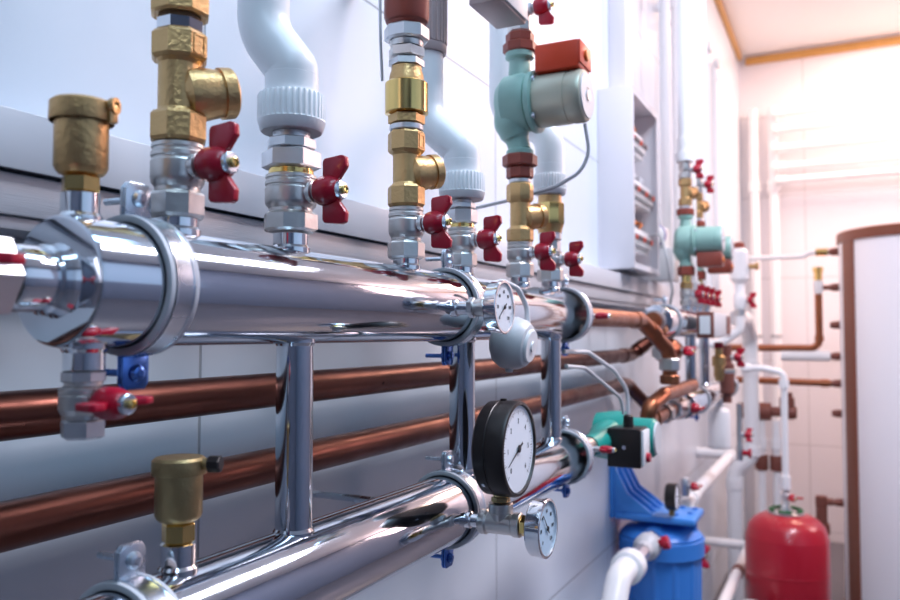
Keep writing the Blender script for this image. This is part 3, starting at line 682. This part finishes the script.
t = thing('copper_valve', 'brown copper valve with a red handle lying just under the second upper header', 'valve', (2.31, YH, 1.300))
MB().lathe([(0, .020), (.02, .020), (.022, .030), (.05, .030), (.055, .024), (.09, .038), (.13, .038), (.155, .024), (.16, .030), (.19, .030)], axis='x', n=24).build('valve_body', COPPERB, t)
MB().hexa(-.022, -.0003, .026, axis='x').build('hexagon_end', NICKEL, t)
handle(t, 0, .036, '-y', (.9, 0, .3), 1., c=(.11, 0, 0))
# column with white body and red cap
t = thing('ball_valve', 'red-handled valve under the white column past the second pump', 'valve', (4.15, .46, 1.44))
MB().hexa(0, .03, .028).build('hexagon_end', NICKEL, t); MB().lathe([(.03, .024), (.05, .03), (.10, .03), (.11, .024), (.16, .024)], n=28).build('valve_body', PVCW, t)
handle(t, .075, .03, '-y', 'z', 1.2)
t = thing('air_separator', 'white air separator with a red cap past the second pump', 'air vent', (4.15, .46, 1.6005))
MB().lathe([(0, .03), (.02, .045), (.15, .045), (.17, .03)], n=32).build('separator_body', PVCW, t)
MB().lathe([(.17, .026), (.195, .026), (.2, .02)], n=24).build('red_cap', REDB, t)
MB().lathe([(.04, .012), (.07, .012), (.073, .018), (.09, .018)], (0, 0, .08), '-y', 20).build('brass_port', BRASS, t)
t = thing('connecting_pipe', 'white pipe running down to the white valve column', 'plastic pipe', (4.15, .46, 1.40))
MB().tube([(0, 0, .0395), (0, 0, -.03), (0, .10, -.10), (0, .239, -.10)], .022, .04, 20).build('pipe_tube', PVC, t)

# ---------------------------------------------------------------- electrical panel
t = thing('electrical_panel', 'open white electrical panel with rows of breakers on the wall', 'electrical panel', (2.487, YL, 1.556))
L, Dp, H = .385, .115, .580
m = MB().box((0, -.006, 0), (L, -.0005, H)); m.box((0, -Dp, 0), (.006, -.006, H), .001); m.box((L - .006, -Dp, 0), (L, -.006, H), .001)
m.box((.006, -Dp, 0), (L - .006, -.006, .006), .001); m.box((.006, -Dp, H - .006), (L - .006, -.006, H), .001); m.build('enclosure', PANELW, t)
m = MB()
for a in ((.006, .018, .006, H - .006), (L - .018, L - .006, .006, H - .006), (.018, L - .018, .006, .02), (.018, L - .018, H - .02, H - .006)):
    m.box((a[0], -Dp + .002, a[2]), (a[1], -Dp + .006, a[3]))
m.build('front_rim', PANELW, t)
for k, (z, nb) in enumerate(((.425, 6), (.265, 9), (.105, 8))):
    MB().box((.02, -.030, z - .018), (L - .02, -.0065, z + .018)).build('breaker_rail', ALU, t)
    for i in range(nb):
        x = .035 + i * .0365
        b = MB().box((x, -.088, z - .040), (x + .0345, -.0305, z + .040), .002).box((x, -.098, z - .020), (x + .0345, -.088, z + .020), .002).build('breaker', BREAKER, t)
        MB().box((x + .010, -.107, z - .004), (x + .024, -.0985, z + .012), .001).build('breaker_toggle', TOGGLE if (i + k) % 3 else REDBOX, b)
    m = MB()
    for i in range(nb):
        x = .052 + i * .0365; m.tube([(x, -.055, z + .0405), (x, -.075 + .01 * (i % 3), z + .062), (x + .02, -.07, z + .075), (x + .035, -.03, z + .078)], .003, .01, 8, 4)
    m.build('wiring', (ORANGEP, GREYW, ORANGEP)[k], t)
tag(MB().box((2.63, .64, 2.1365), (2.72, YL - .0005, ZC - .06), .003).build('cable_duct', PANELW), 'pale cable duct rising from the electrical panel to the ceiling', 'cable duct')
t = thing('junction_box', 'white junction box on the wall beyond the electrical panel', 'junction box', (2.932, YL, 1.543))
MB().box((0, -.15, .0005), (.12, -.0005, .12), .006).build('housing', PVCW, t)
MB().box((-.004, -.12, .12), (.10, -.02, .20), .01).build('upper_housing', PVCW, t)
MB().lathe([(0, .036), (.02, .036), (.022, .030), (.05, .026)], (-.0045, -.09, .165), '-x', 32).build('plug', PVCW, t)
MB().lathe([(.006, .039), (.013, .039)], (-.0045, -.09, .165), '-x', 32).build('purple_ring', mat('purple_ring_plastic', (.16, .10, .45), .4), t)
cable('white cable looping from the junction box plug to the green pump', [(2.855, .61, 1.70), (2.82, .570, 1.70), (2.80, .55, 1.62), (2.84, .535, 1.50), (2.88, .56, 1.42)], .005, PVC)

# ---------------------------------------------------------------- white pipes on the wall beyond
xs = (3.08, 3.32, 3.50, 3.70, 3.90, 4.11, 4.38)
names = ('nearest the electrical panel', 'second past the panel', 'third past the panel', 'in the middle of the row', 'third before the row ends', 'second before the row ends', 'at the far end of the row')
names = ('first past the electrical panel',) + names[1:]
for x, nm in zip(xs, names):
    t = thing('wall_pipe', f'white upright plastic pipe on the wall, {nm}', 'plastic pipe', (x, .60, 1.56), 'upright white pipes in the row on the wall')
    MB().tube([(0, .0, 0), (0, 0, 1.22), (0, .0985, 1.22)], .020, .04, 24).build('pipe_tube', PVC, t)
    MB().lathe([(1.13, .025), (1.165, .025)], n=24).build('coupling', PVCW, t)
    MB().lathe([(0, .027), (.03, .027)], (0, .0, 1.22), '-y', 24).build('elbow_cap', PVCW, t)
def ppipe(label, pts, r, bend=.06, m=PVC, sleeves=(), group='white plastic pipe runs', name='plastic_pipe', sr=1.22, sm=None):
    t = thing(name, label, 'plastic pipe' if m is PVC else 'pipe', (0, 0, 0), group)
    MB().tube(pts, r, bend, 24, 8).build('pipe_tube', m, t)
    for a, b in sleeves: MB().tubep([a, b], r * sr, 24).build('coupling', sm or (PVCW if m is PVC else m), t)
    return t
ppipe('thick white pipe bending down past the second manifold, beside the far wall', [(4.22, .48, 1.43), (4.55, .48, 1.43), (4.80, .48, 1.33), (4.80, .48, .66), (4.80, .575, .58), (4.80, .575, ZF + .002)], .042, .10,
      sleeves=[((4.80, .48, 1.20), (4.80, .48, 1.12)), ((4.80, .48, .72), (4.80, .48, .67)), ((4.80, .575, .54), (4.80, .575, .48))], sr=1.16)
ppipe('white pipe running level along the wall beyond the blue filter', [(3.02, .53, .62), (3.02, .53, .737), (4.32, .53, .737), (4.32, .66, .737), (4.32, .699, .737)], .026, .06,
      sleeves=[((3.02, .53, .69), (3.02, .53, .64)), ((3.09, .53, .737), (3.16, .53, .737)), ((4.20, .53, .737), (4.27, .53, .737))])
ppipe('white pipe running level near the floor towards the red tank', [(2.9, .475, .23), (4.55, .475, .23), (4.55, .575, .23), (4.55, .699, .23)], .024, .06, sleeves=[((4.0, .475, .23), (4.06, .475, .23))], sm=BROWNV)
ppipe('capped white pipe standing beside the red tank', [(3.72, .385, ZF), (3.72, .385, .135)], .055)
t = bpy.data.objects[[o.name for o in COL.objects if o.name.startswith('plastic_pipe') and o.parent is None][-1]]
MB().lathe([(.1352, .061), (.165, .061), (.185, .05), (.195, .03), (.197, 0)], (3.72, .385, 0), n=32, caps=False).build('cap', PVCW, t)
t = thing('ball_valve', 'red-handled ball valve under the level white pipe, beside the blue filter', 'valve', (3.02, .53, .50))
MB().hexa(0, .03, .030).build('hexagon_end', SATIN, t); MB().lathe([(.03, .024), (.045, .031), (.085, .031), (.1195, .024)], n=28).build('valve_body', SATIN, t)
handle(t, .05, .031, '-y', (.35, 0, .94), 1.25)
ppipe('white elbowed pipe below the red-handled valve beside the blue filter', [(3.02, .53, .4995), (3.02, .53, .36), (3.02, .53, ZF + .002)], .03, .06, sleeves=[((3.02, .53, .47), (3.02, .53, .42)), ((3.02, .53, .33), (3.02, .53, .28))])
t = thing('ball_valve', 'red-handled ball valve lying on the level white pipe above the blue filter', 'valve', (3.0, .53, .80))
MB().lathe([(-.035, .014), (-.02, .017), (.02, .017), (.03, .012)], n=24).build('valve_body', SATIN, t)
handle(t, .0, .014, '-y', 'x', 1.1)

# ---------------------------------------------------------------- blue water filter
FX, FY = 2.695, .555
t = thing('water_filter', 'blue water filter housing hanging from a blue wall bracket', 'water filter', (FX, FY, 0))
b = MB(); zp = .772
b.box((-.105, -.125, zp - .022), (.085, YL - FY - .016, zp), .006); b.build('bracket_shelf', BLUEB, t)
b = MB().box((-.105, YL - FY - .015, zp - .02), (.085, YL - FY - .0005, .935), .004)
for xx in (-.100, -.04, .02, .072):
    b.prism([(0, 0), (-.125, 0), (-.105, .018), (-.045, .06), (-.015, .12), (0, .155)], (xx, YL - FY - .0155, zp + .0003), (0, 1, 0), (0, 0, 1), (1, 0, 0), .012, .002)
b.build('bracket_back', BLUEB, t)
for k, (a, c) in enumerate(((-.06, -.06), (.06, -.06), (-.02, -.098), (.055, -.1))):
    MB().hexa(zp + .0002, zp + .006, .009, (a, c, 0)).build('bracket_bolt', BLUEF, t)
h = MB().lathe([(.7495, .052), (.735, .055), (.728, .078), (.716, .114), (.698, .131), (.693, .131)], n=56); 
for s in (-1, 1): h.lathe([(.03, .038), (.137, .038), (.139, .032)], (0, 0, .700), (s, 0, 0), 28)
h.box((-.012, -.115, .695), (.012, -.03, .747), .003); h.build('filter_head', BLUEF, t)
m = MB(); n = 36; prev = None
for z, rr in ((.691, .135), (.688, .137), (.638, .137), (.634, .134)):
    rg = m.ring(Vector((0, 0, z)), Vector((1, 0, 0)), Vector((0, 1, 0)), rr, 64); 
    if prev: m.skin(prev, rg)
    else: m.f.append(tuple(rg))
    prev = rg
m.f.append(tuple(prev)); m.build('locking_ring', BLUEF, t)
m = MB(); prev = None
for z, rr, rib in ((.633, .124, 1), (.40, .121, 1), (.22, .117, 1), (.19, .108, 0), (.18, .06, 0)):
    b0 = len(m.v)
    for i in range(96):
        a = 2 * PI * i / 96; q = rr + (.004 if rib and i % 8 in (0, 1) else 0); m.v.append(Vector((q * math.cos(a), q * math.sin(a), z)))
    rg = list(range(b0, b0 + 96))
    if prev: m.skin(prev, rg)
    else: m.f.append(tuple(rg))
    prev = rg
m.f.append(tuple(prev)); m.build('filter_bowl', BLUEF, t, sharp=20)
t = thing('filter_gauge', 'small black gauge on top of the blue filter bracket', 'gauge', (FX - .10, FY - .055, .7785))
MB().hexa(0, .018, .010).build('stem', BRASSD, t)
MB().lathe([(-.016, 0), (-.016, .038), (-.012, .042), (.016, .042), (.018, .039), (.015, .037)], (0, 0, .059), '-y', 40, caps=False).build('case', BLACKP, t)
dial(t, (0, -.015, .059), .037, DIAL, ['0', '2', '4', '6'], needle=R_(160), ns=.24, fine=30)
t = thing('filter_valve', 'grey valve with a red knob at the inlet of the blue filter', 'valve', (FX - .1395, FY, .700))
MB().hexa(.0003, .03, .036, axis='-x').build('hexagon_end', SATIN, t)
MB().lathe([(.03, .028), (.045, .040), (.08, .040), (.10, .026), (.14, .026)], axis='-x', n=32).build('valve_body', GREYL, t)
MB().lathe([(.14, .026), (.27, .026)], axis='-x', n=8).build('threaded_tail', SATIN, t)
MB().lathe([(.03, .012), (.046, .012), (.048, .020), (.064, .021), (.068, .017)], (-.065, 0, .004), (0, -1, .25), 20).build('red_knob', REDH, t)
t = thing('plastic_pipe', 'white elbowed inlet pipe rising to the blue filter', 'plastic pipe', (FX - .4100, FY, .700), 'white plastic pipe runs')
MB().lathe([(0, .040), (.004, .046), (.055, .046), (.058, .04)], axis='-x', n=32).build('coupling', PVCW, t)
MB().tube([(-.058, 0, 0), (-.14, 0, 0), (-.24, 0, -.10), (-.24, 0, -.858)], .034, .06, 28).build('pipe_tube', PVC, t)
MB().lathe([(-.15, .042), (-.21, .042)], (-.24, 0, 0), n=32).build('coupling', PVCW, t)

# ---------------------------------------------------------------- red expansion tank
t = thing('expansion_tank', 'round-shouldered red expansion tank with a valve on top, standing on the floor', 'tank', (4.0, .257, 0))
MB().lathe([(.06, 0), (.06, .09), (.075, .14), (.10, .168), (.14, .178), (.145, .180), (.425, .180), (.43, .178), (.475, .166), (.505, .140), (.525, .105), (.532, .07), (.532, 0)], n=64, caps=False).build('tank_shell', REDT, t)
MB().lathe([(.27, .1812), (.272, .1822), (.278, .1822), (.28, .1812)], n=64, caps=False).build('seam', REDT, t)
MB().lathe([(.5322, .078), (.538, .078), (.540, .075), (.540, 0)], n=48, caps=False).build('flange', SATIN, t)
for k in range(5):
    a0 = R_(72 * k + 12); m = MB(); pts = [(.068 * math.cos(a0 + j * R_(8)), .068 * math.sin(a0 + j * R_(8)), .547) for j in range(7)]; m.tubep(pts, .0065, 10); m.build('green_strap', GREENT, t)
MB().lathe([(.5402, .022), (.56, .022), (.562, .014), (.585, .014)], n=24).build('neck', PVCW, t)
for k in range(3):
    a = R_(120 * k + 30); MB().box((-.012, .125, ZF), (.012, .165, .12), .003, Matrix.Rotation(a, 3, 'Z'), (0, 0, 0)).build('foot', REDT, t)
t = thing('ball_valve', 'red-handled valve on the neck of the red expansion tank', 'valve', (4.0, .257, .5855))
MB().lathe([(0, .014), (.006, .02), (.03, .02), (.036, .014), (.05, .014)], n=24).build('valve_body', SATIN, t)
handle(t, .02, .02, (-.6, -.8, 0), (.8, -.6, .0), 1.2)
ppipe('white pipe rising from the red expansion tank', [(4.0, .257, .636), (4.0, .257, 1.17), (4.0, .34, 1.19), (4.0, .44, 1.19)], .015, .03, sleeves=[((4.0, .257, .70), (4.0, .257, .64)), ((4.0, .40, 1.19), (4.0, .435, 1.19)), ((4.0, .257, 1.14), (4.0, .257, 1.10))], sr=1.5)

# ---------------------------------------------------------------- white storage tank
TX, TY, TR, TH = 4.95, -.395, .42, 1.905
t = thing('storage_tank', 'tall white storage tank with brown trim standing in front of the far wall', 'tank', (TX, TY, 0))
MB().lathe([(ZF + .02, TR - .004), (ZF + .024, TR), (TH - .05, TR), (TH - .045, TR - .002)], n=96).build('jacket', TANKW, t)
MB().lathe([(TH - .058, TR - .01), (TH - .058, TR + .010), (TH - .008, TR + .010), (TH, TR + .002), (TH, TR - .02), (TH - .01, 0)], n=96, caps=False).build('top_rim', TRIMB, t)
MB().lathe([(ZF, TR - .01), (ZF, TR + .008), (ZF + .05, TR + .008), (ZF + .05, TR - .01)], n=96, caps=False).build('base_rim', TRIMB, t)
th0 = PI - R_(62); m = MB(); rows = []
for i in range(9):
    a = th0 + R_(-7 + 14 * i / 8); b0 = len(m.v)
    for rr, z in ((TR + .0006, ZF + .052), (TR + .009, ZF + .052), (TR + .009, TH - .06), (TR + .0006, TH - .06)): m.v.append(Vector((rr * math.cos(a), rr * math.sin(a), z)))
    rows.append(list(range(b0, b0 + 4)))
for i in range(8): m.skin(rows[i], rows[i + 1])
m.f += [tuple(rows[0]), tuple(rows[-1])]; m.build('closing_strip', TRIMB, t)
for z in (1.81, 1.61, 1.40, 1.226, 1.075, .91, .42):
    MB().lathe([(TR - .02, .022), (TR + .035, .022), (TR + .036, .017), (TR + .05, .017)], (0, 0, z), 'y', 20).build('pipe_port', BROWNV, t)
yp = TY + TR + .0505
t = thing('drain_pipe', 'dark brown drain pipe standing between the red tank and the white storage tank', 'pipe', (TX, .135, ZF))
MB().lathe([(0, .03), (.40, .03), (.402, .042), (.46, .042), (.462, .03), (.55, .03)], n=24).build('pipe_tube', BROWNV, t)
MB().lathe([(.02, .02), (.135 - yp - .0005, .02)], (0, 0, .42 - ZF), '-y', 20).build('side_branch', BROWNV, t)
MB().hexa(.55, .61, .036).build('top_nut', BROWNV, t)
ppipe('bare copper pipe looping down from a brass valve beside the white storage tank', [(TX, .13, 1.575), (TX, .13, 1.27), (TX, .62, 1.27)], .020, .05, COPPERB, name='copper_pipe', group='bare copper pipes', sleeves=[((TX, .13, 1.34), (TX, .13, 1.31))])
t = thing('ball_valve', 'brass-topped valve beside the white storage tank, at the head of the looping copper pipe', 'valve', (TX, .13, 1.5755))
MB().lathe([(0, .02), (.01, .026), (.07, .026), (.075, .02)], n=28).build('valve_body', PVCW, t)
MB().lathe([(.0755, .022), (.12, .022), (.125, .028), (.15, .028), (.152, .02)], n=12).build('brass_head', BRASSM, t)
MB().lathe([(.02, .014), (.13 - yp - .0005, .014)], (0, 0, .0345), '-y', 20).build('side_branch', BROWNV, t)
ppipe('lower bare copper pipe running from the white storage tank towards the wall', [(TX, yp, 1.075), (TX, .62, 1.085)], .019, .02, COPPERB, name='copper_pipe', group='bare copper pipes', sleeves=[((TX, yp + .01, 1.075), (TX, yp + .05, 1.0755))])
ppipe('thin pale pipe near the top of the white storage tank', [(TX, yp, 1.81), (TX, .18, 1.81), (TX, .20, 1.79), (TX, .62, 1.79)], .014, .03, sleeves=[((TX, yp + .002, 1.81), (TX, .14, 1.81))], sm=BRASSM, sr=1.5)
ppipe('thick short white pipe between the two copper pipes beside the storage tank', [(TX, yp, 1.226), (TX, .33, 1.226)], .030, .02)

# ---------------------------------------------------------------- far corner pipework
t = thing('mixing_valve', 'brown cast mixing valve in the far corner above the red tank', 'valve', (4.9, .42, .91))
MB().lathe([(-.17, .030), (-.15, .040), (-.11, .040), (-.10, .028), (-.04, .028), (-.035, .05), (.035, .05), (.04, .028), (.07, .028), (.075, .045), (.14, .045)], axis='y', n=28).build('valve_body', BROWNV, t)
MB().lathe([(0, .04), (.07, .04), (.075, .03), (.1, .03)], (0, -.12, .01), n=24).build('valve_bonnet', BROWNV, t)
for y, nm in ((.44, 'nearer the thick white pipe'), (.36, 'nearer the storage tank')):
    t = thing('plastic_pipe', f'thin white upright pipe under the brown mixing valve, {nm}', 'plastic pipe', (4.9, y, 0), 'white plastic pipe runs')
    MB().lathe([(ZF, .022), (.859, .022)], n=20).build('pipe_tube', PVC, t)
    MB().lathe([(.58, .034), (.585, .036), (.66, .036), (.665, .034)], n=20).build('brown_coupling', BROWNV, t)
    MB().lathe([(.70, .030), (.76, .030)], n=20).build('coupling', PVCW, t)
for y, nm in ((.592, 'in the far corner'), (.456, 'beside the corner pipe')):
    t = thing('far_pipe', f'white upright pipe on the far wall, {nm}', 'plastic pipe', (6.40, y, 0), 'upright white pipes in the far corner')
    MB().lathe([(ZF, .034), (3.05, .034)], n=24).build('pipe_tube', PVC, t)
    MB().lathe([(2.42, .044), (2.50, .044)], n=24).build('coupling', PVCW, t)
    MB().lathe([(1.325, .037), (1.325, .042), (1.345, .042), (1.345, .037)], n=24).build('pipe_clip', GREYP, t)
for z, dx, nm in ((2.98, .0, 'topmost'), (2.86, .0, 'second from the top'), (2.72, .0, 'third from the top'), (2.58, 0, 'second from the bottom'), (2.48, 0, 'lowest')):
    t = thing('far_pipe', f'level white pipe across the far wall, {nm} of five', 'plastic pipe', (6.32, 0, z), 'level white pipes across the far wall')
    MB().lathe([(-.42, .026), (2.55, .026)], axis='-y', n=24).build('pipe_tube', PVC, t)
    MB().lathe([(-.43, .034), (-.36, .034)], axis='-y', n=24).build('coupling', PVCW, t)

# ---------------------------------------------------------------- light
def area(name, loc, rot, sx, sy, e, col, spread=PI):
    l = bpy.data.lights.new(name, 'AREA'); l.shape = 'RECTANGLE'; l.size = sx; l.size_y = sy; l.energy = e; l.color = col; l.spread = spread
    o = bpy.data.objects.new(name, l); COL.objects.link(o); o.location = loc; o.rotation_euler = [R_(a) for a in rot]; return o
area('ceiling_lamp_near', (.45, -.25, 3.46), (0, 0, 0), 2.0, .4, 31, (.50, .76, 1))
area('window_daylight', (.4, -2.55, 2.25), (90, 0, 0), 3.4, 1.7, 9.5, (.50, .72, 1))
area('back_fill', (-1.5, -1.0, 3.46), (0, 0, 0), 1.0, .5, 24, (.62, .82, 1))  # added unseen fill that brightens the faces turned towards the camera
area('ceiling_lamp_mid', (2.1, -.8, 3.46), (0, 0, 0), 1.4, .5, 90, (.95, .90, 1))
area('far_side_warm_fill', (5.4, -2.55, 2.8), (90, 0, -10), 1.8, .9, 86, (1, .69, .67))  # no known window here: added warm light to wash out the far end
area('far_top_warm_fill', (5.5, -.5, 3.46), (0, 0, 0), 1.2, .8, 64, (1, .68, .52))  # added overhead light, warm, for the overexposed glow at the far end
wd = bpy.data.worlds.new('World'); S.world = wd; wd.use_nodes = True
wd.node_tree.nodes['Background'].inputs[0].default_value = (.5, .6, .8, 1); wd.node_tree.nodes['Background'].inputs[1].default_value = .1

# ---------------------------------------------------------------- camera
cam = bpy.data.cameras.new('camera'); co = bpy.data.objects.new('camera', cam); COL.objects.link(co); S.camera = co
co.location = (0, 0, 1.35)
cam.sensor_width = 36; cam.lens = 32; cam.clip_start = .01
co.rotation_euler = (R_(90 + 2.434), 0, R_(-90 + 26.257))
cam.dof.use_dof = True; cam.dof.focus_distance = .86; cam.dof.aperture_fstop = 5.4; cam.dof.aperture_blades = 7
S.view_settings.view_transform = 'Standard'; S.view_settings.look = 'None'; S.view_settings.exposure = 0; S.view_settings.gamma = 1
S.view_settings.use_curve_mapping = False
S.cycles.use_denoising = True
S.cycles.max_bounces = 10; S.cycles.glossy_bounces = 6; S.cycles.diffuse_bounces = 5; S.cycles.caustics_reflective = False; S.cycles.caustics_refractive = False
S.cycles.sample_clamp_indirect = 4
